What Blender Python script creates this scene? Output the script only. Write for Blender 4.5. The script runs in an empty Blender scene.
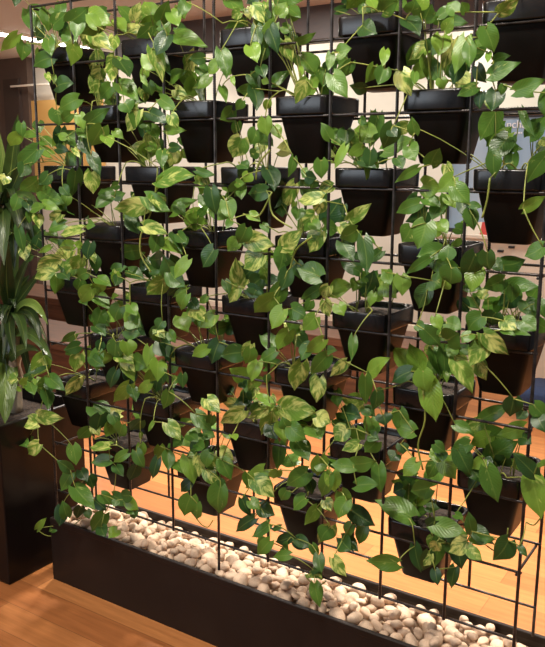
import bpy, bmesh, math, random
from mathutils import Vector, Matrix, noise
random.seed(11)
C = bpy.context.scene.collection
S = bpy.context.scene
A = .2                       # trellis mesh size (m)
ZO = 1.955                   # height of the second-from-top trellis line above the floor
def HZ(j): return ZO - A*j   # height of trellis line j

# ------------------------------------------------------------------ camera
F_PX = 785.165
CAM = Vector((2.29468, -1.96922, -.33331 + ZO))
yaw, pit, rol = -.578126, .200542, .004878
fwd = Vector((math.sin(yaw)*math.cos(pit), math.cos(yaw)*math.cos(pit), -math.sin(pit)))
rt = Vector((math.cos(yaw), -math.sin(yaw), 0)); up = rt.cross(fwd)
rt, up = math.cos(rol)*rt + math.sin(rol)*up, -math.sin(rol)*rt + math.cos(rol)*up
cd = bpy.data.cameras.new('camera'); cam = bpy.data.objects.new('camera', cd); C.objects.link(cam)
cd.sensor_fit = 'VERTICAL'; cd.sensor_height = 36; cd.lens = F_PX*36/647; cd.clip_start = .05
M = Matrix((rt, up, -fwd)).transposed().to_4x4(); M.translation = CAM
cam.matrix_world = M; S.camera = cam
def ray(x, y): return rt*((x-272.5)/F_PX) - up*((y-323.5)/F_PX) + fwd
def at(x, y, Y):
    d = ray(x, y); return CAM + d*((Y-CAM.y)/d.y)
def depth(p): return (p-CAM).dot(fwd)

# ------------------------------------------------------------------ helpers
def tag(o, label=None, cat=None, group=None, kind=None):
    if label: o['label'] = label
    if cat: o['category'] = cat
    if group: o['group'] = group
    if kind: o['kind'] = kind
    return o
def mesh_obj(name, V, Fc, mat, parent=None, smooth=True, loc=None):
    me = bpy.data.meshes.new(name); me.from_pydata([tuple(v) for v in V], [], Fc); me.update()
    if smooth: me.polygons.foreach_set('use_smooth', [True]*len(me.polygons))
    me.materials.append(mat)
    return link(name, me, parent, loc)
def link(name, me, parent=None, loc=None):
    o = bpy.data.objects.new(name, me); C.objects.link(o)
    if parent: o.parent = parent
    if loc is not None: o.location = loc
    return o
def empty(name, loc=(0, 0, 0)):
    o = bpy.data.objects.new(name, None); o.empty_display_size = .05; C.objects.link(o); o.location = loc
    return o
class MB:
    def __init__(s): s.V = []; s.F = []
    def add(s, V, Fc):
        n = len(s.V); s.V += [Vector(v) for v in V]; s.F += [tuple(i+n for i in f) for f in Fc]
    def box(s, lo, hi):
        x0, y0, z0 = lo; x1, y1, z1 = hi
        s.add([(x0,y0,z0),(x1,y0,z0),(x1,y1,z0),(x0,y1,z0),(x0,y0,z1),(x1,y0,z1),(x1,y1,z1),(x0,y1,z1)],
              [(3,2,1,0),(4,5,6,7),(0,1,5,4),(1,2,6,5),(2,3,7,6),(3,0,4,7)])
    def tube(s, pts, rad, n=6):
        pts = [Vector(p) for p in pts]; k = len(pts)
        rads = rad if isinstance(rad, (list, tuple)) else [rad]*k
        t0 = (pts[1]-pts[0]).normalized(); u = t0.orthogonal().normalized(); V = []; Fc = []
        for i, p in enumerate(pts):
            t = (pts[min(i+1, k-1)]-pts[max(i-1, 0)])
            t = t.normalized() if t.length > 1e-7 else t0
            u = (u - t*u.dot(t)); u = u.normalized() if u.length > 1e-6 else t.orthogonal().normalized()
            w = t.cross(u)
            for j in range(n):
                a = 2*math.pi*j/n; V.append(p + (u*math.cos(a)+w*math.sin(a))*rads[i])
        for i in range(k-1):
            for j in range(n): Fc.append((i*n+j, i*n+(j+1) % n, (i+1)*n+(j+1) % n, (i+1)*n+j))
        Fc.append(tuple(range(n-1, -1, -1))); Fc.append(tuple((k-1)*n+j for j in range(n)))
        s.add(V, Fc)
    def build(s, name, mat, parent=None, smooth=False, loc=None, bevel=0):
        o = mesh_obj(name, s.V, s.F, mat, parent, smooth, loc)
        if bevel:
            b = o.modifiers.new('bevel', 'BEVEL'); b.width = bevel; b.segments = 2; b.limit_method = 'ANGLE'
        return o
def loft(rings, cap_start=False, cap_end=False):
    n = len(rings[0]); V = [v for r in rings for v in r]; Fc = []
    for i in range(len(rings)-1):
        for j in range(n): Fc.append((i*n+j, i*n+(j+1) % n, (i+1)*n+(j+1) % n, (i+1)*n+j))
    if cap_start: Fc.append(tuple(range(n-1, -1, -1)))
    if cap_end: Fc.append(tuple((len(rings)-1)*n+j for j in range(n)))
    return V, Fc
def rrect(hw, hd, r, z, n=5):
    out = []
    for cx, cy, a0 in ((hw-r, hd-r, 0), (-hw+r, hd-r, 90), (-hw+r, -hd+r, 180), (hw-r, -hd+r, 270)):
        for k in range(n+1):
            a = math.radians(a0 + 90*k/n); out.append(Vector((cx+r*math.cos(a), cy+r*math.sin(a), z)))
    return out

# ------------------------------------------------------------------ materials
def srgb(r, g, b): return tuple(((c/255)/12.92 if c/255 <= .04045 else ((c/255+.055)/1.055)**2.4) for c in (r, g, b)) + (1,)
class Mat:
    def __init__(s, name, col=(.5,.5,.5,1), rough=.5, metal=0, spec=.5):
        s.m = bpy.data.materials.new(name); s.m.use_nodes = True; s.t = s.m.node_tree; s.n = s.t.nodes; s.l = s.t.links
        s.b = s.n['Principled BSDF']; s.b.inputs['Base Color'].default_value = col
        s.b.inputs['Roughness'].default_value = rough; s.b.inputs['Metallic'].default_value = metal
        s.b.inputs['Specular IOR Level'].default_value = spec
    def node(s, t, **kw):
        nd = s.n.new(t)
        for k, v in kw.items():
            if k in nd.inputs: nd.inputs[k].default_value = v
            else: setattr(nd, k, v)
        return nd
    def lk(s, a, b): s.l.new(a, b)
    def noise_col(s, c1, c2, scale=8, detail=4, stretch=(1,1,1), lo=.35, hi=.65):
        tc = s.node('ShaderNodeTexCoord'); mp = s.node('ShaderNodeMapping'); mp.inputs['Scale'].default_value = stretch
        nz = s.node('ShaderNodeTexNoise', Scale=scale, Detail=detail); rp = s.node('ShaderNodeValToRGB')
        rp.color_ramp.elements[0].position = lo; rp.color_ramp.elements[0].color = c1
        rp.color_ramp.elements[1].position = hi; rp.color_ramp.elements[1].color = c2
        s.lk(tc.outputs['Object'], mp.inputs['Vector']); s.lk(mp.outputs[0], nz.inputs['Vector'])
        s.lk(nz.outputs['Fac'], rp.inputs['Fac']); s.lk(rp.outputs['Color'], s.b.inputs['Base Color'])
        return nz
    def bump(s, src, strength=.2, dist=.01):
        bp = s.node('ShaderNodeBump', Strength=strength, Distance=dist); s.lk(src, bp.inputs['Height']); s.lk(bp.outputs[0], s.b.inputs['Normal'])

mPot = Mat('pot plastic', rough=.42, spec=.16); mPot.noise_col(srgb(15,13,13), srgb(22,19,18), 6)
mRim = Mat('pot rim plastic', rough=.24, spec=.42); mRim.noise_col(srgb(18,16,17), srgb(25,22,22), 6)
mSoil = Mat('soil', rough=1); nz = mSoil.noise_col(srgb(26,18,14), srgb(52,38,28), 90); mSoil.bump(nz.outputs['Fac'], .8)
mBar = Mat('steel bar', rough=.3, metal=.6); mBar.noise_col(srgb(48,44,44), srgb(78,72,70), 40)
mTrough = Mat('trough black', rough=.45, spec=.25); mTrough.noise_col(srgb(30,22,19), srgb(37,28,24), 5)
mTroughIn = Mat('trough liner', srgb(35,27,23), .5)
mPed = Mat('planter gloss', rough=.3, spec=.22); mPed.noise_col(srgb(16,12,12), srgb(21,16,16), 4)
mWall = Mat('cream wall paint', rough=.8); mWall.noise_col(srgb(226,218,200), srgb(232,224,208), 3)
mCeil = Mat('ceiling paint', srgb(228,222,220), .9)
mBeam = Mat('grey brown bulkhead', srgb(82,72,68), .6)
mDark = Mat('dark brown panel', rough=.5); mDark.noise_col(srgb(82,66,58), srgb(94,76,66), 3)
mDarker = Mat('darker brown panel', srgb(62,48,42), .5)
mYellow = Mat('amber panel', rough=.6); mYellow.noise_col(srgb(214,164,92), srgb(224,176,106), 2)
mWhite = Mat('white laminate', srgb(236,226,208), .4)
mRed = Mat('red paper', srgb(200,60,48), .6)
mBlack = Mat('black plastic', srgb(24,24,26), .4)
mBench = Mat('dark brown wood', rough=.5); mBench.noise_col(srgb(78,48,32), srgb(104,66,44), 4, 5, (1,12,12))
mNavy = Mat('navy fabric', rough=.9); mNavy.noise_col(srgb(28,42,72), srgb(36,52,86), 60)
mLetter = Mat('white lettering', srgb(245,245,245), .5)
mBarkM = Mat('bark', rough=.9); nz = mBarkM.noise_col(srgb(112,98,84), srgb(170,152,130), 30, stretch=(1,1,.4)); mBarkM.bump(nz.outputs['Fac'], .8)
mStem = Mat('vine stem', rough=.5); mStem.noise_col(srgb(104,118,46), srgb(150,156,72), 20)
mStone = Mat('pebble', rough=.65)
nz = mStone.noise_col(srgb(196,164,138), srgb(220,192,166), 14, 5)
oi = mStone.node('ShaderNodeObjectInfo'); hs = mStone.node('ShaderNodeHueSaturation')
mr = mStone.node('ShaderNodeMapRange'); mr.inputs['To Min'].default_value = .84; mr.inputs['To Max'].default_value = 1.06
mStone.lk(oi.outputs['Random'], mr.inputs['Value']); mStone.lk(mr.outputs[0], hs.inputs['Value'])
rp = [n for n in mStone.n if n.type == 'VALTORGB'][0]
mStone.lk(rp.outputs['Color'], hs.inputs['Color']); mStone.lk(hs.outputs[0], mStone.b.inputs['Base Color'])
mGravel = Mat('fine gravel', rough=.9); nz = mGravel.noise_col(srgb(120,96,76), srgb(190,162,134), 70); mGravel.bump(nz.outputs['Fac'], 1)
mGlass = Mat('frosted blue glass', srgb(150,180,205), .35); mGlass.b.inputs['Transmission Weight'].default_value = .2
mGlass.noise_col(srgb(128,160,192), srgb(190,212,230), 2.2, 2, (1.6, 1, .25), .3, .7)
# planks
mFloor = Mat('oak planks', rough=.38, spec=.4)
tc = mFloor.node('ShaderNodeTexCoord')
bk = mFloor.node('ShaderNodeTexBrick', Scale=1.0); bk.offset = .37
for k, v in (('Brick Width', 1.5), ('Row Height', .13), ('Mortar Size', .0016), ('Mortar Smooth', .3), ('Bias', 0)): bk.inputs[k].default_value = v
bk.inputs['Color1'].default_value = srgb(184,122,72); bk.inputs['Color2'].default_value = srgb(158,98,56); bk.inputs['Mortar'].default_value = srgb(128,80,46)
mp = mFloor.node('ShaderNodeMapping'); mp.inputs['Scale'].default_value = (1.2, 18, 1)
gn = mFloor.node('ShaderNodeTexNoise', Scale=3, Detail=6, Roughness=.6)
gr = mFloor.node('ShaderNodeValToRGB'); gr.color_ramp.elements[0].position = .3; gr.color_ramp.elements[0].color = (.74,.70,.66,1)
gr.color_ramp.elements[1].position = .7; gr.color_ramp.elements[1].color = (1.08,1.06,1.04,1)
mx = mFloor.node('ShaderNodeMix', data_type='RGBA', blend_type='MULTIPLY'); mx.inputs['Factor'].default_value = 1
mFloor.lk(tc.outputs['Object'], bk.inputs['Vector']); mFloor.lk(tc.outputs['Object'], mp.inputs['Vector']); mFloor.lk(mp.outputs[0], gn.inputs['Vector'])
mFloor.lk(gn.outputs['Fac'], gr.inputs['Fac']); mFloor.lk(bk.outputs['Color'], mx.inputs[6]); mFloor.lk(gr.outputs['Color'], mx.inputs[7])
mFloor.lk(mx.outputs[2], mFloor.b.inputs['Base Color'])
# lamp
mLamp = Mat('lamp diffuser', (1,1,1,1)); mLamp.b.inputs['Emission Color'].default_value = (1,.93,.82,1); mLamp.b.inputs['Emission Strength'].default_value = 14
# leaves: per-leaf attribute 'leaf' = (variegation, tone, random); UV = place on the blade
def leaf_mat(name, dark, mid, light, yellow, stripes=False):
    m = Mat(name, rough=.3, spec=.5)
    at_ = m.node('ShaderNodeAttribute', attribute_name='leaf'); sp = m.node('ShaderNodeSeparateColor'); m.lk(at_.outputs['Color'], sp.inputs[0])
    uv = m.node('ShaderNodeUVMap'); sx = m.node('ShaderNodeSeparateXYZ'); m.lk(uv.outputs[0], sx.inputs[0])
    rp = m.node('ShaderNodeValToRGB'); e = rp.color_ramp.elements; e[0].color = dark; e[1].color = light; e.new(.5).color = mid
    m.lk(sp.outputs[1], rp.inputs['Fac'])
    def math_(op, a, b=None):
        n = m.node('ShaderNodeMath', operation=op)
        for i, v in enumerate((a, b)):
            if v is None: continue
            if isinstance(v, (int, float)): n.inputs[i].default_value = v
            else: m.lk(v, n.inputs[i])
        return n.outputs[0]
    off = math_('SUBTRACT', sx.outputs[0], .5); side = math_('ABSOLUTE', off)
    # noise runs along the slanting veins
    cb = m.node('ShaderNodeCombineXYZ')
    if stripes:
        m.lk(math_('MULTIPLY', sx.outputs[0], 9), cb.inputs[0]); m.lk(math_('MULTIPLY', sx.outputs[1], .7), cb.inputs[1])
    else:
        vein = math_('SUBTRACT', sx.outputs[1], math_('MULTIPLY', side, .9))
        m.lk(math_('MULTIPLY', vein, 3.6), cb.inputs[0]); m.lk(math_('MULTIPLY', off, 2.2), cb.inputs[1])
    m.lk(math_('MULTIPLY', sp.outputs[2], 57), cb.inputs[2])
    nz = m.node('ShaderNodeTexNoise', Scale=1.0, Detail=3, Roughness=.65); m.lk(cb.outputs[0], nz.inputs['Vector'])
    thr = math_('SUBTRACT', .72, math_('MULTIPLY', sp.outputs[0], .32))
    fac = math_('MULTIPLY', math_('SUBTRACT', nz.outputs['Fac'], thr), 6)
    cl = m.node('ShaderNodeClamp'); m.lk(fac, cl.inputs[0])
    mx = m.node('ShaderNodeMix', data_type='RGBA'); m.lk(cl.outputs[0], mx.inputs[0]); m.lk(rp.outputs[0], mx.inputs[6]); mx.inputs[7].default_value = yellow
    # pale midrib
    rib = m.node('ShaderNodeMapRange'); m.lk(side, rib.inputs['Value'])
    rib.inputs['From Min'].default_value = .012; rib.inputs['From Max'].default_value = .045; rib.inputs['To Min'].default_value = .2; rib.inputs['To Max'].default_value = 0
    mx2 = m.node('ShaderNodeMix', data_type='RGBA'); m.lk(rib.outputs[0], mx2.inputs[0]); m.lk(mx.outputs[2], mx2.inputs[6]); mx2.inputs[7].default_value = srgb(168,190,96)
    m.lk(mx2.outputs[2], m.b.inputs['Base Color'])
    wv = math_('SINE', math_('MULTIPLY', math_('SUBTRACT', sx.outputs[1], math_('MULTIPLY', side, .8)), 55))
    m.bump(wv, .12, .002)
    tr = m.node('ShaderNodeBsdfTranslucent'); m.lk(mx2.outputs[2], tr.inputs['Color'])
    ms = m.node('ShaderNodeMixShader'); ms.inputs[0].default_value = .28
    out = [n for n in m.n if n.type == 'OUTPUT_MATERIAL'][0]
    m.lk(m.b.outputs[0], ms.inputs[1]); m.lk(tr.outputs[0], ms.inputs[2]); m.lk(ms.outputs[0], out.inputs['Surface'])
    return m.m
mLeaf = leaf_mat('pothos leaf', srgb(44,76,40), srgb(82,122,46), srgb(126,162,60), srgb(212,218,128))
mDrac = leaf_mat('corn plant leaf', srgb(34,50,26), srgb(56,78,36), srgb(98,122,54), srgb(140,152,78), True)  # greens darkened: the weaker light at the left end is put into the colour
(mBench, mPot, mRim, mSoil, mBar, mTrough, mTroughIn, mPed, mWall, mCeil, mBeam, mDark, mDarker, mYellow, mWhite, mRed, mBlack, mNavy, mLetter, mBarkM, mStem, mStone, mGravel, mGlass, mFloor, mLamp) = [
    q.m for q in (mBench, mPot, mRim, mSoil, mBar, mTrough, mTroughIn, mPed, mWall, mCeil, mBeam, mDark, mDarker, mYellow, mWhite, mRed, mBlack, mNavy, mLetter, mBarkM, mStem, mStone, mGravel, mGlass, mFloor, mLamp)]

# ------------------------------------------------------------------ room
CEIL = .955 + ZO
def struct(name, lo, hi, mat):
    b = MB(); b.box(lo, hi); return tag(b.build(name, mat), kind='structure')
struct('floor', (-7.5, -4, -.05), (4, 5, 0), mFloor)
struct('ceiling', (-7.5, -4, CEIL), (4, 5, CEIL+.05), mCeil)
struct('wall_back', (-7.5, 5, -.05), (4, 5.1, CEIL+.05), mWall)
struct('wall_left', (-7.6, -4, -.05), (-7.5, 5.1, CEIL+.05), mWall)
struct('trim_1', (-3.45, 4.0, HZ(0)+.69), (4, 4.25, CEIL), mBeam)        # bulkhead under the ceiling
struct('trim_2', (-7.5, 4.9, 0), (-5.86, 5, ZO+.98), mDark)              # dark panelling at the left end of the back wall
struct('trim_3', (-6.28, 4.86, 0), (-5.99, 4.9, ZO+.70), mDarker)        # recessed dark leaf
struct('trim_4', (at(10,84,4.8).x, 4.80, at(30,85,4.8).z-.011), (at(48,84,4.8).x, 4.83, at(30,85,4.8).z+.011), mWhite) # thin pale rail
struct('trim_5', (-5.86, 4.94, ZO-.75), (-4.66, 5, ZO+.43), mYellow)     # amber panel
struct('baseboard_back', (-5.86, 4.98, 0), (4, 5, .1), mWhite)

# ------------------------------------------------------------------ linear ceiling lights
for i, (y0, y1) in enumerate(((3.40, 4.12), (4.2, 4.6))):
    r = empty('ceiling_light', (-4.5, (y0+y1)/2, CEIL))
    tag(r, ('long slim linear ceiling light glowing above dark brown panelling', 'shorter linear ceiling light beyond the first one, nearer the back wall')[i], 'ceiling light', 'linear ceiling lights')
    h = (y1-y0)/2; b = MB(); b.box((-.07, -h, -.03), (.07, h, 0)); b.build('housing', mWhite, r)
    b = MB(); b.box((-.06, -h+.01, -.04), (.06, h-.01, -.03)); b.build('diffuser', mLamp, r)

# ------------------------------------------------------------------ counter, glass screen, papers, stool beyond the trellis
r = empty('counter', (1.3, 4.1, 0)); tag(r, 'white counter with small dark handles standing behind right side of trellis', 'counter')
b = MB(); b.box((-1.35, -.25, .0), (1.2, .25, ZO-.88)); b.build('body', mWhite, r, bevel=.006)
b = MB(); b.box((-1.37, -.28, ZO-.88), (1.22, .27, ZO-.85)); b.build('worktop', mWhite, r, bevel=.005)
for px, py in ((501, 251), (512, 247), (530, 300)):
    q = at(px, py, 3.85)
    b = MB(); b.box((q.x-1.3-.022, -.275, q.z-.008), (q.x-1.3+.022, -.25, q.z+.008)); b.build('handle', mBlack, r, bevel=.003)
r = empty('glass_screen', (1.0, 4.0, ZO-.85)); tag(r, 'frosted blue glass screen with white lettering on the white counter', 'screen')
b = MB(); b.box((-.95, -.006, .03), (1.2, .006, .86)); b.build('glass_panel', mGlass, r)
b = MB(); b.box((-.97, -.02, .86), (1.2, .02, .92)); b.build('top_rail', mBlack, r, bevel=.004)
b = MB(); b.box((-.97, -.02, 0), (1.2, .02, .03)); b.build('bottom_rail', mBlack, r, bevel=.004)
b = MB(); b.box((-.97, -.02, .03), (-.945, .02, .86)); b.build('side_post', mBlack, r)
q = at(506.3, 128, 3.99)
fc = bpy.data.curves.new('lettering', 'FONT'); fc.body = 'ncha'; fc.size = .078; fc.extrude = .002; fc.materials.append(mLetter)
o = bpy.data.objects.new('tmp', fc); C.objects.link(o); bpy.context.view_layer.update(); me = bpy.data.meshes.new_from_object(o.evaluated_get(bpy.context.evaluated_depsgraph_get())); bpy.data.objects.remove(o); bpy.data.curves.remove(fc)
if not me.materials: me.materials.append(mLetter)
o = link('lettering', me, r); o.rotation_euler = (math.pi/2, 0, 0); o.location = q - Vector((1.0, 4.0, ZO-.85))
b = MB(); q = at(514, 133, 3.99) - Vector((1.0, 4.0, ZO-.85))
for k in range(4): b.box((q.x+k*.016, q.y-.002, q.z-.005), (q.x+k*.016+.011, q.y, q.z+.006))
b.build('small_lettering', mLetter, r)
for i, (px, py, a) in enumerate(((473, 236, .2), (483, 235, -.35))):
    q = at(px, py, 3.9)
    b = MB(); w = .07; b.add([(-w,0,0),(w,0,0),(w,.002,0),(-w,.002,0),(-w*.9,.03,.09),(w*.9,.03,.09),(w*.9,.032,.09),(-w*.9,.032,.09)], [(0,1,5,4),(1,2,6,5),(2,3,7,6),(3,0,4,7),(4,5,6,7),(3,2,1,0)])
    b.box((-w, -.01, 0), (w, .05, .004))
    o = b.build('brochure', mRed if i == 1 else mWhite, loc=(q.x, 3.9, ZO-.85)); o.rotation_euler.z = a
    tag(o, ('white folded brochure on counter beside the red one', 'red folded brochure standing on the white counter')[i], 'brochure', 'brochures on the counter')
r = empty('stool', at(545, 405, 3.2)*Vector((1,1,0)) if False else (at(545, 405, 3.2).x+.06, 3.2, 0)); tag(r, 'navy blue upholstered stool on wooden floor behind right edge of trellis', 'stool')
zt = at(545, 386, 3.2).z
V, Fc = loft([rrect(.2, .2, .05, z) for z in (zt-.12, zt-.02)] + [rrect(.19, .19, .05, zt)], True, True); mesh_obj('seat', V, Fc, mNavy, r)
for sx in (-1, 1):
    for sy in (-1, 1):
        b = MB(); b.tube([(sx*.15, sy*.15, 0), (sx*.15, sy*.15, max(zt-.12, .02))], .015, 8); b.build('leg', mBlack, r)

for bx, by, x0, x1, lab in ((-1.4, 2.9, -2.6, 2.0, 'long low brown wooden bench farther back behind the trellis'), (-2.3, 1.75, -1.5, 1.45, 'low brown wooden bench close behind left half of the trellis')):
    r = empty('bench', (bx, by, 0)); tag(r, lab, 'bench', 'brown wooden benches')
    b = MB(); b.box((x0, -.25, .40), (x1, .25, .46)); b.build('seat', mBench, r, bevel=.006)
    b = MB(); b.box((x0+.04, -.22, .02), (x1-.04, -.18, .40)); b.build('front_panel', mBench, r, bevel=.003)
    for x in (x0+.1, x1-.1):
        b = MB(); b.box((x-.03, -.18, 0), (x+.03, .22, .40)); b.build('end_panel', mBench, r, bevel=.003)
# ------------------------------------------------------------------ trough
TX0, TX1, TY0, TY1, TZ = .004, 2.35, -.048, .222, ZO-1.695
t = empty('trough_planter', ((TX0+TX1)/2, (TY0+TY1)/2, 0)); tag(t, 'long low black trough of pebbles carrying the trellis on the floor', 'planter')
cx, cy = t.location.x, t.location.y; hw, hd = (TX1-TX0)/2, (TY1-TY0)/2; w = .014
V, Fc = loft([rrect(hw, hd, .004, z, 2) for z in (0, TZ-.022)], True); mesh_obj('body', V, Fc, mTrough, t, False)
rr = lambda o_, z: rrect(hw-o_, hd-o_, .004, z, 2)
V, Fc = loft([rr(.0, TZ-.022), rr(-.001, TZ-.02), rr(-.001, TZ-.002), rr(.001, TZ), rr(w-.002, TZ), rr(w, TZ-.002), rr(w, TZ-.02)]); mesh_obj('rim', V, Fc, mTrough, t, False)
V, Fc = loft([rr(w, TZ-.02), rr(w, TZ-.1)], False, True); mesh_obj('liner', V, Fc, mTroughIn, t, False)
BED = TZ-.045
b = MB(); n = 60; V = []; Fc = []
for i in range(n+1):
    for j in range(7):
        V.append(((i/n-.5)*2*(hw-w-.002), (j/6-.5)*2*(hd-w-.002), BED + .012*noise.noise(Vector((i*.5, j*.9, 3)))))
for i in range(n):
    for j in range(6): Fc.append((i*7+j, (i+1)*7+j, (i+1)*7+j+1, i*7+j+1))
tag(mesh_obj('gravel_bed', V, Fc, mGravel, None, True, (cx, cy, 0)), 'thin bed of fine pale gravel under the pebbles in black trough', 'gravel', kind='stuff')

# pebbles, each its own object
def pebble_mesh(k):
    bm = bmesh.new(); bmesh.ops.create_icosphere(bm, subdivisions=3, radius=1)
    rnd = random.Random(k); sc = Vector((1, rnd.uniform(.62, .9), rnd.uniform(.5, .72)))
    cuts = [(Vector((rnd.gauss(0,1), rnd.gauss(0,1), rnd.gauss(0,1))).normalized(), rnd.uniform(.7, .9)) for _ in range(7)]
    for v in bm.verts:
        c = v.co.copy()
        for nn, d in cuts:
            e = c.dot(nn)-d
            if e > 0: c -= nn*e*.8
        c *= 1 + .09*noise.noise(c*1.3 + Vector((k*7.1, 0, 0)))
        v.co = Vector((c.x*sc.x, c.y*sc.y, c.z*sc.z))
    me = bpy.data.meshes.new('pebble'); bm.to_mesh(me); bm.free()
    me.polygons.foreach_set('use_smooth', [True]*len(me.polygons)); me.materials.append(mStone); return me
pm = [pebble_mesh(k) for k in range(9)]
spots = []
rnd = random.Random(5)
def try_spots(n, rad, zoff, lim):
    made = 0
    for _ in range(n):
        if made >= lim: break
        r_ = rad*rnd.uniform(.75, 1.3)
        x = rnd.uniform(TX0+.03, 1.78); y = rnd.uniform(TY0+.034, TY1-.038)
        z = BED + zoff + .022*math.sin(max(0, min(1, (TY1-.02-y)/.2))*math.pi*.5) - .004
        ok = True
        for (a, b_, c_, q) in spots:
            dd = (a-x)**2+(b_-y)**2+((c_-z)*1.3)**2
            if dd < ((q+r_)*.86)**2: ok = False; break
        if ok: spots.append((x, y, z, r_)); made += 1
    return made
try_spots(6000, .0225, .014, 170); try_spots(9000, .0165, .012, 60); try_spots(9000, .019, .036, 65)
for x, y, z, r_ in spots[:298]:
    o = link('pebble', pm[rnd.randrange(9)]); o.location = (x, y, z); k = r_*1.2
    o.scale = (k, k, k); o.rotation_euler = (rnd.uniform(-.5,.5), rnd.uniform(-.5,.5), rnd.uniform(0, 6.28))
    tag(o, 'smooth pale cream pebble among many in the long black trough', 'pebble', 'pale pebbles in the trough')

# ------------------------------------------------------------------ trellis of ribbed steel bar
tr = empty('trellis', (.9, .1, TZ)); tag(tr, 'double black steel rebar trellis grid standing in the long black trough', 'trellis')
LX, LY, LZ = tr.location
def rebar_mesh(L, rad, name):
    n = 8; k = int(L/.0034); V = []; Fc = []
    for i in range(k+1):
        q = rad*(1.0 if i % 2 else .76)
        for j in range(n):
            a = 2*math.pi*j/n; V.append((q*math.cos(a), q*math.sin(a), L*i/k))
    for i in range(k):
        for j in range(n): Fc.append((i*n+j, i*n+(j+1) % n, (i+1)*n+(j+1) % n, (i+1)*n+j))
    Fc.append(tuple(range(n-1, -1, -1))); Fc.append(tuple(k*n+j for j in range(n)))
    me = bpy.data.meshes.new(name); me.from_pydata(V, [], Fc); me.polygons.foreach_set('use_smooth', [True]*len(Fc)); me.materials.append(mBar); return me
top, low = HZ(-1)+.005, HZ(8)-.004
vb = rebar_mesh(top-low, .0052, 'vertical_bar'); hb = rebar_mesh(1.81, .0045, 'horizontal_bar'); sb = rebar_mesh(.2, .0042, 'spacer_bar')
leg = rebar_mesh(top-(BED-.03), .0052, 'vertical_bar'); rl = rebar_mesh(top-(TZ-.003), .0052, 'vertical_bar')
for i in range(10):
    lg = i in (0, 4, 9)
    o = link('vertical_bar', leg if lg else vb, tr, (A*i-LX, -.0048, 0)); o.location.z = (BED-.03 if lg else low)-LZ; o.location.y = -.0048-LY
    lg = i in (0, 9)
    o = link('vertical_bar', rl if lg else vb, tr, (A*i-LX, .2048-LY, (TZ-.003 if lg else low)-LZ))
for j in range(-1, 9):
    for y in (.0040, .1960):
        o = link('horizontal_bar', hb, tr, (-.005-LX, y-LY, HZ(j)-LZ)); o.rotation_euler = (0, math.pi/2, 0)
for i, j in ((9, 7), (9, 3), (9, 5), (9, -1), (0, -1), (0, 3), (0, 7), (4, -1), (9, 1), (0, 5)):
    o = link('spacer_bar', sb, tr, (A*i-LX+.009*(-1 if i else 1), 0-LY, HZ(j)-LZ-.008)); o.rotation_euler = (-math.pi/2, 0, 0)

# ------------------------------------------------------------------ pots
RIMH = .052
def pot_meshes():
    z0 = -.188
    secs = [(.050,.055,.012,z0),(.055,.060,.016,z0+.004),(.0825,.0895,.02,-RIMH+.004)]
    V, Fc = loft([rrect(a, b, r, z) for a, b, r, z in secs], True)
    n = len(V)
    rim = [(.083,.090,.02,-RIMH+.004),(.0895,.1035,.024,-RIMH),(.0905,.1045,.026,-RIMH+.004),(.0915,.1055,.026,-.006),(.0905,.1045,.026,-.001),
           (.087,.101,.025,0),(.083,.097,.024,-.002),(.081,.095,.023,-.03)]
    V2, F2 = loft([rrect(a, b, r, z) for a, b, r, z in rim])
    # soil dome
    rings = [rrect(.0815*f, .0955*f, max(.0235*f, .001), -.024 + .014*(1-f*f)) for f in (1, .75, .5, .25, .05)]
    V3, F3 = loft(rings, False, True); V3 = [v + Vector((0, 0, .005*noise.noise(v*60))) for v in V3]
    out = []
    for nm, V_, F_, mt in (('body', V, Fc, mPot), ('rim', V2, F2, mRim), ('soil', V3, F3, mSoil)):
        me = bpy.data.meshes.new(nm); me.from_pydata([tuple(v) for v in V_], [], F_); me.polygons.foreach_set('use_smooth', [True]*len(F_)); me.materials.append(mt); out.append((nm, me))
    return out
pots = {}
ROW = ('top', 'second', 'third', 'fourth', 'fifth', 'sixth', 'seventh', 'bottom')
ORD = ('first', 'second', 'third', 'fourth', 'fifth')
pm_ = pot_meshes()
for r_ in range(8):
    k = 0
    for c in range(9):
        if (c+r_) % 2: continue
        z = HZ(r_)+.0045+RIMH
        p = empty('hanging_pot', (A*c+.1, .1, z)); where = f"{ORD[k]} from left in the {ROW[r_]} row of the trellis"
        tag(p, f"black tapered square pot, {where}", 'pot', 'black pots hung in the trellis')
        for nm, me in pm_: link(nm, me, p)
        pots[(c, r_)] = (p, z, k); k += 1

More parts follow.
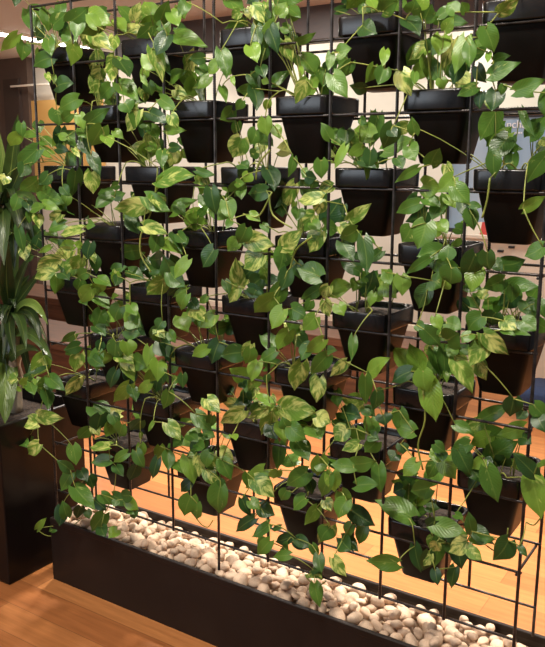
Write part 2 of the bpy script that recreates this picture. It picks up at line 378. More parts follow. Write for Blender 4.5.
# ------------------------------------------------------------------ leaves
LEAVES = '''0 0|175 130 108 22 70 g;235 50 240 155 85 g;300 15 300 95 55 g;340 110 435 35 80 g;390 95 370 190 70 g;440 70 545 120 85 l;455 175 560 240 75 v;85 172 3 258 55 l;120 215 110 300 65 g;240 200 255 272 60 g;255 285 155 330 75 g;230 365 245 405 30 v;270 375 265 415 20 l;475 270 435 365 45 v;485 250 510 330 38 v;500 340 450 400 65 v;455 385 465 478 42 v;385 490 280 548 75 g;548 430 485 492 70 g;150 60 215 30 60 g;265 120 330 60 70 g;480 130 420 60 60 l;330 180 290 110 60 d;180 180 230 120 60 d;530 60 470 110 70 g
110 0|100 90 35 20 60 g;120 100 155 10 60 v;160 100 240 20 60 v;150 140 40 140 50 v;200 130 130 190 60 g;250 100 290 10 70 g;340 30 370 95 60 l;240 130 310 100 50 g;325 170 482 228 80 g;210 245 268 398 70 v;245 260 300 370 50 d;295 395 375 350 60 g;420 265 375 400 62 v;400 270 365 340 50 g;440 330 490 390 60 g;490 380 430 440 50 l;20 180 20 250 50 v;60 290 90 372 60 g;10 330 10 400 55 v;45 415 138 495 85 g;190 410 205 475 60 g;235 420 262 475 50 g;250 490 330 545 60 g;160 375 185 430 25 l;10 430 20 490 50 v;70 510 95 560 80 g;300 60 340 130 70 l;90 150 60 90 60 l;380 10 340 80 60 g;30 100 80 150 60 l;200 60 170 0 70 l;20 280 -20 340 50 v
220 0|40 0 115 52 70 g;120 105 20 147 42 g;130 40 150 95 50 v;170 30 220 112 60 v;230 10 268 85 50 v;240 130 282 265 72 d;180 130 192 238 58 d;300 30 320 92 60 g;340 40 398 78 60 g;310 130 362 152 50 g;380 208 472 168 40 g;320 180 392 190 50 d;318 200 356 308 65 v;150 228 182 300 78 l;225 240 200 312 60 d;200 330 222 382 60 d;260 412 346 342 55 g;150 370 202 432 60 d;215 390 242 412 35 l;172 438 74 450 58 g;165 435 185 545 70 d;110 500 80 548 45 g;240 500 222 548 40 l;400 280 480 385 105 g;430 400 374 516 72 v;518 355 436 442 70 l;400 330 410 372 20 l;548 265 535 352 45 g;5 250 35 382 75 g;60 380 70 422 24 l;10 430 35 500 40 g;200 70 160 10 65 l;290 70 330 5 65 l;100 60 50 90 50 v;350 90 390 30 55 g
330 0|105 308 65 388 58 g;40 260 100 235 70 g;15 370 85 478 90 g;275 248 262 325 48 l;270 340 238 420 78 g;285 340 332 362 45 g;285 380 330 430 25 d;455 230 370 335 80 g;475 330 408 400 75 l;420 360 415 422 40 g;500 250 545 175 80 g;500 320 545 400 80 g;180 60 150 8 60 g;200 0 220 45 50 l;260 55 335 8 80 g;400 60 420 0 80 g;470 95 505 20 90 g;540 110 515 58 50 g;30 55 105 38 40 d;350 40 300 -20 80 g;440 30 480 -40 80 l;70 20 130 -20 60 d;-20 340 40 300 60 d
435 0|45 100 162 112 68 g;20 80 100 20 50 g;150 60 130 10 50 g;320 60 412 0 65 v;250 140 290 262 90 g;290 300 366 275 48 g;275 370 412 302 78 g;400 450 548 390 75 g;440 452 492 482 45 g;265 260 260 312 30 l;30 180 20 275 90 l;90 200 40 352 78 v;150 190 90 362 75 l;170 220 170 332 65 g;135 300 110 412 80 d;210 330 250 412 60 d;205 430 108 476 58 g;30 390 42 442 55 l;340 420 330 472 40 g;300 450 280 550 90 d;230 460 220 542 50 d;50 150 90 80 60 l;100 60 60 10 70 g
0 110|190 60 200 112 55 g;280 0 292 80 88 g;305 90 290 192 60 d;350 20 300 62 55 g;185 118 95 128 38 g;200 150 272 172 50 g;245 218 118 158 50 l;280 190 335 202 45 d;182 195 58 288 85 g;120 270 100 332 65 d;185 345 90 410 75 g;30 330 20 372 55 v;205 400 305 462 80 g;230 380 180 422 60 g;375 305 362 432 72 d;455 308 460 418 75 v;505 85 450 188 88 g;430 70 535 -5 70 g;320 120 442 190 75 g;400 90 432 132 60 g;450 222 495 322 58 d;365 190 392 232 28 v;520 130 548 182 60 l;350 460 442 532 85 g;160 490 222 478 45 g;90 430 60 502 60 g;130 450 140 502 50 d;300 515 228 548 55 v;210 460 292 492 48 l;310 380 342 424 50 d;270 440 330 500 70 d;400 440 380 510 60 d;150 240 90 200 60 d;240 320 190 370 60 d
110 110|140 0 70 108 78 v;60 40 30 112 68 g;20 140 0 178 50 v;160 40 200 102 68 g;190 10 288 62 60 d;300 25 335 88 58 v;278 95 372 100 45 l;200 80 240 142 58 g;240 150 245 232 55 d;260 200 260 282 55 g;298 188 352 188 48 d;250 345 418 322 95 v;182 468 3 495 88 v;180 430 298 502 80 g;310 505 418 440 62 g;430 298 522 322 42 g;420 365 512 376 28 g;500 390 522 522 75 d;440 522 482 470 38 g;20 430 72 410 48 g;40 370 0 386 38 g;330 470 372 522 58 g;150 270 175 255 55 d;130 540 70 520 60 d
220 110|60 0 0 50 70 g;105 142 60 242 100 v;85 60 68 122 48 g;225 42 236 132 70 l;180 100 150 172 78 g;215 140 262 172 58 g;180 210 148 232 55 g;365 238 344 332 42 g;545 232 406 142 72 v;545 140 498 64 55 g;235 290 272 398 80 d;230 402 130 412 78 d;142 315 118 358 58 l;80 360 115 365 40 g;110 385 105 442 50 g;370 368 308 492 72 v;500 432 374 442 65 v;500 450 482 522 68 v;440 300 408 335 58 g;470 350 450 392 50 d;500 250 502 342 70 g;372 455 360 496 28 l;390 490 382 548 68 g;30 452 62 545 78 g;145 515 198 548 48 l;280 430 260 492 58 d;270 80 300 140 55 l;430 330 480 340 60 d;290 470 310 530 60 d;100 270 140 290 60 d
330 110|235 28 195 192 76 g;150 45 182 72 38 g;0 110 102 182 65 g;80 100 70 172 78 d;5 180 10 222 40 l;75 180 18 292 45 l;155 185 88 226 55 l;182 225 108 268 55 g;200 200 190 292 68 d;270 200 414 142 88 g;300 100 332 132 55 d;420 115 404 34 55 g;390 180 422 252 78 g;432 288 322 362 45 g;442 462 322 512 68 g;500 270 545 190 78 g;460 372 548 392 95 l;95 545 202 466 62 v;70 470 60 522 38 d;470 440 545 475 58 g;240 250 280 200 60 d;330 240 360 290 60 d;150 250 220 280 50 d
435 110|115 185 0 264 70 g;90 332 8 408 80 l;300 10 222 152 100 g;362 115 248 220 78 l;345 180 432 190 52 g;290 222 300 336 72 g;428 0 485 138 38 g;470 130 548 30 85 g;545 232 462 362 85 g;440 492 550 428 55 l;100 380 172 462 88 g;70 420 102 482 68 l;20 430 42 522 78 g;130 450 152 532 58 d;175 470 232 480 38 g;545 150 510 170 40 v;30 470 -20 540 70 g;500 60 440 120 60 d
0 220|400 45 282 66 55 v;320 20 228 42 58 g;300 200 172 252 78 v;270 262 148 292 58 v;350 150 268 192 58 v;400 190 358 252 68 v;440 160 472 212 38 v;400 128 368 112 38 l;250 130 188 165 28 l;430 260 378 292 58 g;400 300 385 352 58 g;450 340 398 412 76 l;468 370 542 442 65 g;470 345 530 300 55 l;90 40 116 168 48 d;200 50 128 132 78 d;240 60 282 112 58 g;470 470 542 522 78 g;410 395 430 415 40 g;330 110 290 150 60 d;300 260 340 290 60 d;190 90 160 150 55 d;500 450 470 540 70 g
110 220|165 30 288 70 65 v;146 150 34 178 78 g;235 80 210 168 72 g;262 108 357 155 72 l;385 198 317 292 60 l;335 70 382 112 55 d;395 25 472 12 58 l;10 250 72 228 58 g;90 248 170 292 62 d;40 280 30 322 48 d;268 295 176 388 78 v;200 250 272 242 48 g;300 260 372 332 88 g;380 335 308 384 28 l;290 480 162 508 68 d;380 368 340 452 68 g;400 400 442 442 58 d;410 440 466 502 78 v;350 478 382 548 88 l;480 380 438 412 38 g;100 420 132 472 58 g;50 430 18 502 78 g;90 500 152 525 78 g;10 380 35 372 28 l;160 228 190 240 38 d;330 210 300 170 45 d;430 490 520 500 70 g;260 500 230 545 60 d
220 220|130 38 84 122 78 g;85 100 38 155 68 l;135 95 268 125 90 v;207 168 108 240 110 v;315 145 290 254 88 g;310 130 402 48 82 v;330 120 352 182 48 l;95 325 74 190 70 v;88 335 42 412 62 v;335 250 300 352 76 d;266 383 164 472 82 l;312 445 254 542 82 l;495 282 378 238 105 g;490 340 394 396 58 g;540 330 505 392 60 v;520 400 542 482 58 v;450 400 420 452 48 g;472 480 408 548 78 l;380 500 340 548 68 g;200 290 148 332 88 d;180 350 168 384 78 d;50 0 30 40 38 g;210 20 242 62 40 g;455 15 492 50 58 g;140 340 220 380 60 d;120 250 60 300 60 d
330 220|50 30 112 72 58 v;60 110 118 202 78 d;165 95 182 272 74 d;190 90 222 114 28 g;475 15 428 142 120 g;545 150 428 182 85 g;490 190 374 272 48 g;500 300 548 335 88 g;10 350 108 318 85 l;40 420 70 472 68 l;130 300 118 352 58 l;240 268 190 332 68 d;280 260 302 322 58 g;350 278 360 375 78 l;230 380 262 390 38 l;180 310 148 292 45 g;520 480 548 545 58 l;430 520 472 548 50 g;400 40 360 110 90 g;210 350 260 310 50 d;150 260 110 240 50 d
435 220|20 10 62 62 68 l;100 40 152 62 58 g;60 190 60 118 78 g;120 130 80 112 70 l;0 200 132 252 88 g;80 240 68 322 108 g;50 300 28 342 88 l;200 168 148 294 98 d;260 160 272 252 78 d;300 200 332 252 58 d;338 222 442 198 88 d;535 132 438 178 82 g;340 295 238 340 76 g;348 332 512 325 78 g;400 370 310 424 88 d;150 320 232 342 68 g;260 360 198 364 58 v;450 400 502 482 88 d;520 400 548 482 58 g;230 480 158 548 98 g;300 460 280 524 98 d;340 500 402 542 78 v;430 500 502 548 88 g;60 510 132 542 78 g;180 380 220 440 70 g;130 400 170 460 60 d;480 380 520 330 70 g
0 330|215 128 162 242 82 v;245 240 208 342 78 g;245 235 312 292 65 g;395 118 370 210 68 v;390 240 322 334 58 v;110 275 132 238 38 l;100 290 80 300 28 l;150 260 172 322 58 g;225 300 242 392 58 d;190 425 298 440 66 v;188 460 100 445 78 v;370 20 298 62 38 g;445 440 374 452 52 g;440 490 388 548 58 g;460 380 542 442 98 g;500 420 478 502 88 d;500 60 478 102 48 d;450 130 505 172 58 d;530 110 500 182 58 l;150 520 92 548 70 g;120 240 180 260 50 d
110 330|75 0 148 22 68 g;80 60 92 132 78 l;30 60 18 152 78 g;75 130 120 256 70 l;30 200 -2 292 58 d;95 270 13 364 68 l;195 85 178 184 55 l;250 60 292 134 88 d;240 20 240 62 58 g;290 10 322 62 48 g;170 190 222 212 34 l;240 200 266 272 62 d;195 265 128 310 52 l;290 305 264 394 62 g;330 240 350 250 40 g;308 482 420 446 48 v;330 490 308 526 48 d;425 415 506 494 72 g;215 455 188 506 20 l;150 510 160 545 20 l;480 340 545 402 78 v;480 90 402 132 58 l;540 60 500 168 85 d;390 520 432 548 58 g;10 420 32 482 58 g;60 470 38 532 68 g;460 510 520 530 60 g;120 180 60 200 60 d
220 330|112 112 -2 132 85 d;150 95 130 172 66 g;186 155 150 257 70 l;276 85 188 12 75 g;340 5 282 104 72 l;272 105 188 152 58 g;225 185 297 148 50 g;230 225 232 268 38 d;110 260 120 290 45 d;378 20 432 98 75 d;510 48 416 114 65 l;370 0 402 12 38 l;405 165 368 302 88 v;530 128 450 222 78 g;490 240 474 362 76 v;308 388 478 408 108 v;246 360 174 306 48 l;255 405 200 527 72 v;230 395 138 442 48 v;102 375 -2 350 52 v;115 400 -2 472 72 v;130 310 142 392 58 d;40 290 62 322 58 d;330 480 308 432 58 g;350 480 422 542 88 g;250 470 282 542 78 d;480 430 548 462 85 v;450 480 502 542 98 g;390 470 442 522 58 g;60 520 80 545 38 l
330 330|115 35 106 152 44 g;80 158 -2 232 55 v;195 215 284 135 75 l;175 230 177 370 64 g;390 185 306 82 85 l;462 207 392 62 98 l;462 205 478 312 95 l;400 205 298 258 75 d;490 258 520 457 108 l;510 100 548 232 68 g;470 0 548 82 78 g;415 502 310 472 85 g;30 300 40 382 58 g;0 330 20 350 48 g;170 390 222 422 58 d;60 410 152 432 88 d;30 440 102 502 78 d;80 490 18 548 88 v;130 490 172 548 68 g;260 420 272 472 78 d;200 520 240 540 58 d;230 300 270 330 50 d
435 330|60 50 122 18 115 g;20 30 60 10 58 g;180 20 130 60 60 g;230 30 218 107 68 v;242 18 362 130 82 v;130 90 247 132 48 g;40 100 50 254 68 g;100 150 188 310 88 v;210 145 258 252 72 v;95 90 60 130 60 g;50 210 60 260 28 l;335 0 392 22 38 g;390 0 472 22 38 g;235 440 377 370 68 g;390 340 372 432 88 d;100 470 192 512 58 g;190 450 202 542 88 g;440 480 306 522 78 l;440 400 402 442 58 d;490 370 548 432 78 g;510 430 548 502 78 d;250 510 392 542 98 g;430 530 470 560 78 d
0 440|350 150 278 103 52 d;350 165 297 255 62 g;360 30 376 127 68 g;400 150 432 202 58 d;400 215 362 267 50 d;375 238 472 342 82 g;440 180 462 242 58 d;540 30 442 32 58 v;545 100 447 112 62 g;330 378 312 303 58 g;185 442 229 387 34 l;287 425 233 452 38 g;400 330 380 392 48 d;515 368 448 462 72 g;500 430 522 477 58 d;75 82 14 136 72 v;0 10 42 12 58 v;100 0 140 30 55 g;192 20 128 74 68 v;430 350 442 392 38 g;500 270 548 322 58 g;470 300 520 350 55 d
110 440|85 65 8 114 48 g;30 130 67 177 52 d;130 55 167 142 55 g;130 130 94 211 58 d;285 65 203 33 48 g;285 65 290 153 60 g;235 95 203 197 52 d;385 85 416 218 88 l;440 80 442 182 58 v;400 210 342 257 55 d;400 280 369 378 88 g;545 235 532 372 98 g;480 150 548 232 75 v;490 80 522 132 58 v;310 10 352 22 78 g;430 20 470 50 58 g;15 275 107 324 55 d;30 300 18 332 38 g;90 350 120 365 28 g;330 110 370 160 60 g
220 440|10 100 62 192 78 g;0 200 20 252 48 d;215 150 106 245 85 l;170 195 262 284 92 v;110 290 156 377 55 d;167 388 68 457 58 d;242 418 156 480 58 g;225 500 188 548 62 g;300 430 250 442 30 d;285 150 262 197 55 l;295 10 284 152 62 g;375 10 442 104 88 g;432 160 322 232 88 g;330 250 298 302 58 g;480 120 532 142 58 g;422 290 358 348 68 g;480 335 418 422 58 l;542 175 494 287 72 g;520 300 548 352 58 v;352 480 265 505 55 d;372 500 444 535 58 d;310 530 340 545 58 g;540 440 500 502 78 g;200 330 272 372 75 d;440 200 428 262 48 d;150 300 200 340 60 g
330 440|142 20 58 52 58 v;230 10 168 67 68 g;117 132 -2 118 68 g;113 120 224 107 72 g;240 126 250 264 70 g;133 225 244 222 72 g;10 160 20 262 78 l;82 300 38 390 82 g;108 348 224 422 85 d;110 420 78 482 58 g;60 500 100 548 78 d;425 110 353 178 72 l;467 210 368 264 58 l;532 108 478 192 68 g;540 70 488 82 78 v;330 70 300 102 68 d;350 20 362 72 58 d;402 382 220 295 108 g;452 452 308 422 92 g;482 280 392 328 55 l;480 332 545 338 48 g;440 360 482 352 48 g;510 480 500 547 68 v;520 400 480 440 58 d;360 240 310 260 70 d
435 440|108 68 162 164 88 v;237 95 178 143 58 l;170 20 78 52 68 g;268 92 404 8 108 g;258 142 316 312 96 g;220 178 163 247 55 d;250 105 290 120 55 d;492 170 388 68 76 d;520 110 540 130 48 g;480 185 528 397 115 l;350 90 310 130 78 d;-5 420 160 462 92 g;182 452 170 356 58 g;193 440 292 512 72 d;100 370 142 392 38 g;60 510 132 542 78 d;20 60 40 100 55 d;0 20 52 62 58 g
330 537|332 130 178 118 76 g;420 45 452 178 62 d;490 75 458 172 66 d;520 165 532 240 52 d;58 5 142 72 72 d;18 105 82 198 60 v;530 30 508 72 58 v
435 537|20 10 -2 152 70 g;110 40 132 162 80 d;100 150 78 258 55 d;165 60 234 117 58 v;180 0 292 12 58 g;420 45 457 97 34 d
220 537|245 20 178 94 62 g;345 90 258 95 52 g;380 10 446 55 58 d;488 90 502 178 58 d;470 232 498 348 62 g;460 160 490 170 38 d'''
class Foliage:
    def __init__(s): s.V = []; s.F = []; s.uv = []; s.col = []
    def leaf(s, base, tip, n, w, var, tone, rnd, curl=.12, fold=.3):
        curl = rnd.uniform(.0, .34); fold = rnd.uniform(.16, .48)
        a = tip-base; L = a.length; a = a/L; n = (n-a*n.dot(a)).normalized(); sd = a.cross(n)
        R_, U = 9, (-1, -.55, 0, .55, 1); n0 = len(s.V); bend = rnd.uniform(-.09, .09)
        for i in range(R_+1):
            t = i/R_; hwid = w*.5*2.6*((t+.025)**.5)*((1.0-t)**.95)
            if t > .6: hwid *= 1-.42*((t-.6)/.4)**1.3
            for u in U:
                back = .20*abs(u)**1.6*(1-t)**4
                x = u*hwid + w*bend*math.sin(t*math.pi); y = t - back
                z = fold*abs(u)*hwid*(1-.5*abs(u)) - curl*L*(t-.25)**2 + .03*L*math.sin(t*9+u*2+rnd.random()*.6)*abs(u)
                s.V.append(base + a*(y*L) + sd*x + n*z)
                s.uv.append((.5+.5*u, t)); s.col.append((var, tone))
        m = len(U); rr_ = rnd.random()
        s.col[n0:] = [(var, tone, rr_, 1)]*(len(s.V)-n0)
        for i in range(R_):
            for j in range(m-1): s.F.append((n0+i*m+j, n0+i*m+j+1, n0+(i+1)*m+j+1, n0+(i+1)*m+j))
    def strap(s, P, w, n, var, tone, rnd):
        n0 = len(s.V); k = len(P); rr_ = rnd.random()
        for i, p in enumerate(P):
            t = i/(k-1); tg = (P[min(i+1, k-1)]-P[max(i-1, 0)]).normalized(); nn = (n-tg*n.dot(tg)).normalized(); sd = tg.cross(nn)
            hw_ = w*.5*min(1, .35+2.2*t)*(1-t**3)**.9
            for u in (-1, -.5, 0, .5, 1):
                s.V.append(p + sd*u*hw_ + nn*abs(u)*hw_*.28); s.uv.append((.5+.5*u, t)); s.col.append((var, tone, rr_, 1))
        for i in range(k-1):
            for j in range(4): s.F.append((n0+i*5+j, n0+i*5+j+1, n0+(i+1)*5+j+1, n0+(i+1)*5+j))
    def build(s, name, mat, parent):
        off = parent.matrix_world.translation if False else parent.location
        me = bpy.data.meshes.new(name); me.from_pydata([tuple(v-off) for v in s.V], [], s.F)
        me.polygons.foreach_set('use_smooth', [True]*len(s.F)); me.materials.append(mat)
        uvl = me.uv_layers.new(name='UVMap'); li = [0]*len(me.loops); me.loops.foreach_get('vertex_index', li)
        uvl.data.foreach_set('uv', [c for i in li for c in s.uv[i]])
        ca = me.color_attributes.new('leaf', 'FLOAT_COLOR', 'POINT'); ca.data.foreach_set('color', [c for q in s.col for c in q])
        return link(name, me, parent)
TONE = {'g': (.12, .5), 'v': (.78, .68), 'l': (.22, .9), 'd': (.02, .12)}  # 'd': leaf undersides, and backlit leaves with their shade put into the green
rnd = random.Random(3)
per = {k: [] for k in pots}
for line in LEAVES.strip().split('\n'):
    org, lst = line.split('|'); ox, oy = map(float, org.split())
    for ent in lst.split(';'):
        bx, by, tx, ty, w, tn = ent.split(); sc = 110/545
        bx, by, tx, ty, w = ox+float(bx)*sc, oy+float(by)*sc, ox+float(tx)*sc, oy+float(ty)*sc, float(w)*sc
        q = at(bx, by, -.04); best = None
        for (c, r_), (p, z, k) in pots.items():
            dx = q.x-(A*c+.1); dz = q.z-z
            if dz > .24: continue
            cost = abs(dx)*1.9 + (dz*1.15 if dz > 0 else -dz*.9) + (0.12 if (dz > .02 and abs(dx) > .13) else 0)
            if best is None or cost < best[0]: best = (cost, (c, r_))
        if best is None: best = (0, min(pots, key=lambda k_: (pots[k_][0].location-q).length))
        c, r_ = best[1]; z = pots[best[1]][1]
        inside = q.z > z-.005 and abs(q.x-(A*c+.1)) < .12
        Y = rnd.uniform(-.02, .12) if inside else rnd.uniform(-.1, -.028)
        if inside and ty > by and at(tx, ty, Y).z < z+.01: Y = rnd.uniform(-.06, -.02)
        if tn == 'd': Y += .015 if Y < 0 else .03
        if not inside: Y = min(Y, -.022)
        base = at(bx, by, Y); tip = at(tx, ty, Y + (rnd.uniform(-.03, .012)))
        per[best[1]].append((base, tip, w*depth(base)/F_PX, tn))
HAND = {  # long bare vines, traced where they hang in front of the trellis
 ((158,168),(155,195),(150,215),(141,235),(141,255),(151,272)): (1, 1), ((490,178),(487,200),(482,218)): (8, 2),
 ((423,390),(425,420),(418,445),(423,470)): (7, 5), ((312,237),(296,250),(290,270)): (5, 3), ((270,150),(258,165),(256,180)): (4, 2),
 ((272,192),(262,212),(255,217),(243,214)): (4, 2), ((269,195),(273,215),(292,228)): (4, 2), ((80,520),(62,533),(48,536),(36,529)): (1, 7),
 ((487,546),(500,553),(516,549),(522,540)): (8, 6), ((486,536),(498,547),(506,540),(508,528)): (8, 6), ((526,522),(534,525),(541,517)): (8, 6),
 ((195,516),(201,524),(208,527),(213,520)): (3, 7), ((306,577),(312,583),(320,585),(326,581)): (5, 7)}
nm_n = ('first', 'second', 'third', 'fourth', 'fifth')
for key, (p, z, k) in pots.items():
    c, r_ = key; fo = Foliage(); st = MB(); cx = A*c+.1; L = per[key]; hang = 0
    root_pts = [Vector((cx+rnd.uniform(-.05, .05), .1+rnd.uniform(-.06, .04), z-.018)) for _ in range(6)]
    exits = [Vector((cx+dx, -.022, z+.012)) for dx in (-.055, 0, .055)]
    ends = []
    def add_leaf(base, tip, w, tn, tilt=.45):
        v = (CAM-base).normalized(); roll = rnd.uniform(-tilt, tilt)
        n = (v + Vector((0, 0, rnd.uniform(0, .25)))).normalized(); ax = (tip-base).normalized()
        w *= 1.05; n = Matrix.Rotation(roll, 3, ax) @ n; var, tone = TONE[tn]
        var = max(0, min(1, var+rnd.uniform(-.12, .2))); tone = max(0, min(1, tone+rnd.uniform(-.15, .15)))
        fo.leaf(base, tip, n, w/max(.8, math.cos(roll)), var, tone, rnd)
    for b_, t_, w_, tn in L:
        add_leaf(b_, t_, w_, tn); ends.append(b_); hang = max(hang, z-t_.z)
    # young inner leaves standing over the soil
    for _ in range(6 if len(L) < 20 else 3):
        a = rnd.uniform(0, 6.28); h = rnd.uniform(.03, .12)
        b_ = Vector((cx+.055*math.cos(a), .11+.05*math.sin(a), z+h)); l = rnd.uniform(.045, .085)
        t_ = b_ + Vector((math.cos(a)*.7+rnd.uniform(-.3,.3), rnd.uniform(-.5,.3), rnd.uniform(-.7, .5))).normalized()*l
        add_leaf(b_, t_, l*rnd.uniform(.62, .78), rnd.choice('ggdlv'), .8); ends.append(b_)
    # smaller leaves tucked in among the larger ones
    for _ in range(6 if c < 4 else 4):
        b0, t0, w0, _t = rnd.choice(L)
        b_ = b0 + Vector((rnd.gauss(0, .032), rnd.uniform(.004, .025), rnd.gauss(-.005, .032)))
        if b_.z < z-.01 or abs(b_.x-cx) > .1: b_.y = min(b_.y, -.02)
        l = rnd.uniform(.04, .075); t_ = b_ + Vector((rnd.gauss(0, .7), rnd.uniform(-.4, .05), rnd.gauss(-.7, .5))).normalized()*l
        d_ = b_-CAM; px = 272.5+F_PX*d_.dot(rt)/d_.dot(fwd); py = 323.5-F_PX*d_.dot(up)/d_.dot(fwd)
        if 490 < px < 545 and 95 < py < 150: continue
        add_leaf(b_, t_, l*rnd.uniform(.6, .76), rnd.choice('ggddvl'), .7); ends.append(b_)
    def stem(a, b_, r0, sag):
        d = (b_-a).length
        mid = (a+b_)/2 + Vector((rnd.uniform(-.1, .1)*d, -abs(sag)*d*.25, sag*d))
        st.tube([a*(1-t)**2 + mid*2*t*(1-t) + b_*t*t for t in [i/5 for i in range(6)]], [r0, r0, r0*.95, r0*.9, r0*.8, r0*.7], 5)
    low_ = [e for e in ends if e.z <= z+.012 and e.y < -.01 or e.y < -.021]; high = [e for e in ends if e not in low_]
    for e in high: stem(min(root_pts, key=lambda q: (q-e).length), e, .0016, .12)
    conn = list(exits); used = set(); todo = list(low_)
    while todo:
        best = None
        for e in todo:
            for q in conn:
                cst = (q-e).length + max(0, e.z-q.z)*.8
                if best is None or cst < best[0]: best = (cst, q, e)
        _, q, e = best
        if q in exits and exits.index(q) not in used:
            used.add(exits.index(q)); stem(min(root_pts, key=lambda s_: (s_-q).length), q, .0024, .35)
        stem(q, e, .0019, rnd.uniform(-.02, .12)); conn.append(e); todo.remove(e)
    for pts, kk in HAND.items():
        if kk != key: continue
        P = [at(x, y, -.05 if kk[1] < 6 else -.03) for x, y in pts]; sm = []
        for i in range(len(P)-1):
            p0, p1, p2, p3 = P[max(i-1, 0)], P[i], P[i+1], P[min(i+2, len(P)-1)]
            for t in (0, .25, .5, .75): sm.append(.5*((2*p1)+(p2-p0)*t+(2*p0-5*p1+4*p2-p3)*t*t+(3*p1-p0-3*p2+p3)*t**3))
        sm.append(P[-1]); stem(min(conn, key=lambda q: (q-sm[0]).length), sm[0], .0019, .05); st.tube(sm, .0027 if kk[1] < 6 else .0019, 6)
    pl = empty('pothos', (cx, .1, z-.02))
    how = 'long trailing' if hang > .3 else ('sparse' if len(L) < 10 else ('bushy' if len(L) > 24 else 'spilling'))
    tag(pl, f"{how} green and yellow pothos in the {ORD[k]} pot from left, {ROW[r_]} trellis row", 'plant', 'pothos plants in the trellis pots')
    fo.build('foliage', mLeaf, pl)
    st.V = [v-pl.location for v in st.V]; st.build('stem', mStem, pl, True)

# ------------------------------------------------------------------ corn plant in a tall black planter, left
PX1, PY0 = -.095, -.18; PW = .42; PT = .65
r = empty('tall_planter', (PX1-PW/2, PY0+PW/2, 0)); tag(r, 'tall glossy black square planter on floor left of the trough', 'planter')
h = PW/2
V, Fc = loft([rrect(h-.004, h-.004, .004, 0, 2), rrect(h, h, .004, .006, 2), rrect(h, h, .004, PT-.003, 2), rrect(h-.003, h-.003, .004, PT, 2), rrect(h-.018, h-.018, .004, PT, 2), rrect(h-.02, h-.02, .004, PT-.06, 2)], True); mesh_obj('body', V, Fc, mPed, r, False)
V, Fc = loft([rrect(h-.02, h-.02, .004, PT-.05, 2), rrect(h*.4, h*.4, .004, PT-.035, 2)], False, True); mesh_obj('soil', V, Fc, mSoil, r)
tx, ty = r.location.x, r.location.y
base = Vector((tx+.02, ty+.02, PT-.04))
cp = empty('corn_plant', base); tag(cp, 'tall corn plant with long arching strap leaves in tall black planter', 'plant')
Yc = base.y
t1 = at(14, 315, Yc); t2 = at(6, 205, Yc)
b = MB(); P = [base + (t1-base)*(i/10) + Vector((.004*math.sin(i*2), .004*math.cos(i*3), 0)) for i in range(11)]; b.tube([q-base for q in P], [.027+.002*math.sin(i*2.3) for i in range(11)], 12)
b.build('trunk', mBarkM, cp, True)
b = MB(); P = [base+Vector((-.05, .04, 0)) + (t2-base-Vector((-.05, .04, 0)))*(i/12) for i in range(13)]; b.tube([q-base for q in P], [.023+.002*math.sin(i*2.3) for i in range(13)], 12)
b.build('trunk', mBarkM, cp, True)
fo = Foliage()
def bez(a, m, e, k=12): return [a*(1-t)**2 + m*2*t*(1-t) + e*t*t for t in [i/k for i in range(k+1)]]
# traced straps: base, bend, tip, width in photo pixels
for (b0, m0, e0, w_, tn, dy) in (
  ((12,318),(30,285),(48,325),9,'l',-.12), ((10,335),(32,322),(53,362),10,'g',-.12), ((-4,372),(20,338),(40,352),9,'g',-.1), ((4,352),(6,380),(5,424),20,'l',-.14),
  ((12,310),(20,270),(34,252),10,'d',-.04), ((12,310),(10,260),(22,228),10,'g',-.02), ((12,310),(26,290),(44,268),8,'d',0), ((10,312),(4,280),(8,240),12,'d',-.1),
  ((14,312),(36,300),(40,342),9,'d',-.1), ((8,312),(-6,300),(-14,352),12,'d',-.12), ((12,312),(22,312),(26,350),9,'g',-.15), ((10,312),(6,320),(16,360),9,'d',-.15),
  ((6,205),(12,160),(18,114),12,'g',-.02), ((6,205),(2,165),(-2,128),10,'l',-.04), ((6,205),(16,190),(24,252),11,'d',-.1), ((4,208),(2,205),(4,266),14,'g',-.13),
  ((6,205),(20,165),(34,150),10,'d',0), ((6,205),(26,180),(40,215),10,'g',-.06), ((4,205),(-8,180),(-20,240),12,'g',-.1), ((6,205),(14,205),(14,272),11,'d',-.06),
  ((6,205),(24,200),(34,246),10,'d',-.02), ((8,312),(16,280),(14,250),9,'g',.02), ((12,312),(28,305),(34,300),8,'d',.05), ((6,205),(-2,190),(-6,150),12,'d',.06),
  ((12,318),(22,330),(34,400),8,'d',.02), ((10,316),(0,335),(2,380),10,'g',-.05), ((6,205),(10,180),(8,140),10,'d',.04), ((12,310),(18,285),(30,275),8,'d',.06)):
    a = at(*b0, Yc); m_ = at(*m0, Yc+dy*.6); e = at(*e0, Yc+dy); var, tone = TONE[tn]
    wn = w_*depth(a)/F_PX
    fo.strap(bez(a, m_, e), wn*1.25, (CAM-m_).normalized()+Vector((rnd.uniform(-.4,.4), 0, rnd.uniform(0,.7))), .5 if tn == 'l' else .25, tone, rnd)
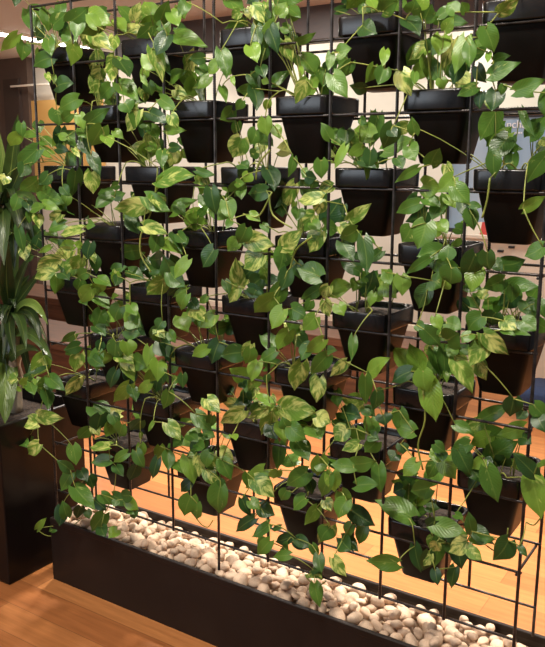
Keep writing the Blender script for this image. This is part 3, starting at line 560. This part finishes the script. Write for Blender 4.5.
for i in range(34):
    top_ = i % 2; a = (t2 if top_ else t1) + Vector((rnd.uniform(-.01,.01), rnd.uniform(-.01,.01), rnd.uniform(-.05,.03)))
    an = rnd.uniform(0, 6.28); l = rnd.uniform(.12, .2); d = Vector((math.cos(an), math.sin(an), 0))
    if d.x > 0: l *= .72
    hgt = rnd.uniform(.02, .16); m_ = a + d*l*.55 + Vector((0, 0, hgt)); e = a + d*l*1.15 + Vector((0, 0, hgt-rnd.uniform(.08, .3)))
    fo.strap(bez(a, m_, e), rnd.uniform(.028, .042), Vector((0, 0, 1))-d*.3, .25, rnd.choice((.1, .3, .5)), rnd)
fo.build('foliage', mDrac, cp)

# ------------------------------------------------------------------ light
def area(name, loc, size, energy, col, rot=(0, 0, 0), sy=None, spread=None):
    d = bpy.data.lights.new(name, 'AREA'); d.energy = energy; d.color = col; d.size = size
    if sy: d.shape = 'RECTANGLE'; d.size_y = sy
    else: d.shape = 'DISK'
    if spread: d.spread = spread
    o = bpy.data.objects.new(name, d); C.objects.link(o); o.location = loc; o.rotation_euler = rot; return o
area('window_daylight', (-1.2, -3.9, 2.3), 2.4, 52, (.82, .91, 1), (math.pi/2, 0, 0), 1.2)
warm = (1, .93, .8)
for x, y, e in ((.1, -.95, 30), (1.2, -.95, 31), (2.3, -.8, 27)): area('ceiling_downlight', (x, y, CEIL-.02), .14, e, (1, .92, .78))
for x, y, e in ((1.75, 1.0, 42), (.75, 1.0, 40), (-.4, 1.0, 35)): area('rear_downlight', (x, y, CEIL-.02), .2, e, warm, spread=1.6)
for x in (-5.0, -3.4, -1.8, -.2, 1.4): area('wall_washer', (x, 4.42, CEIL-.03), .2, 11, (1, .97, .9), (math.radians(14), 0, 0))
for x in (-3.6, -1.2, 1.6): area('rear_ceiling_lamp', (x, 3.2, CEIL-.03), .3, 30, (1, .97, .92))
wd = bpy.data.worlds.new('world'); S.world = wd; wd.use_nodes = True
wd.node_tree.nodes['Background'].inputs[0].default_value = (.9, .93, 1, 1); wd.node_tree.nodes['Background'].inputs[1].default_value = .14
S.view_settings.view_transform = 'Standard'; S.view_settings.look = 'None'; S.view_settings.exposure = 0; S.view_settings.gamma = 1; S.view_settings.use_curve_mapping = False
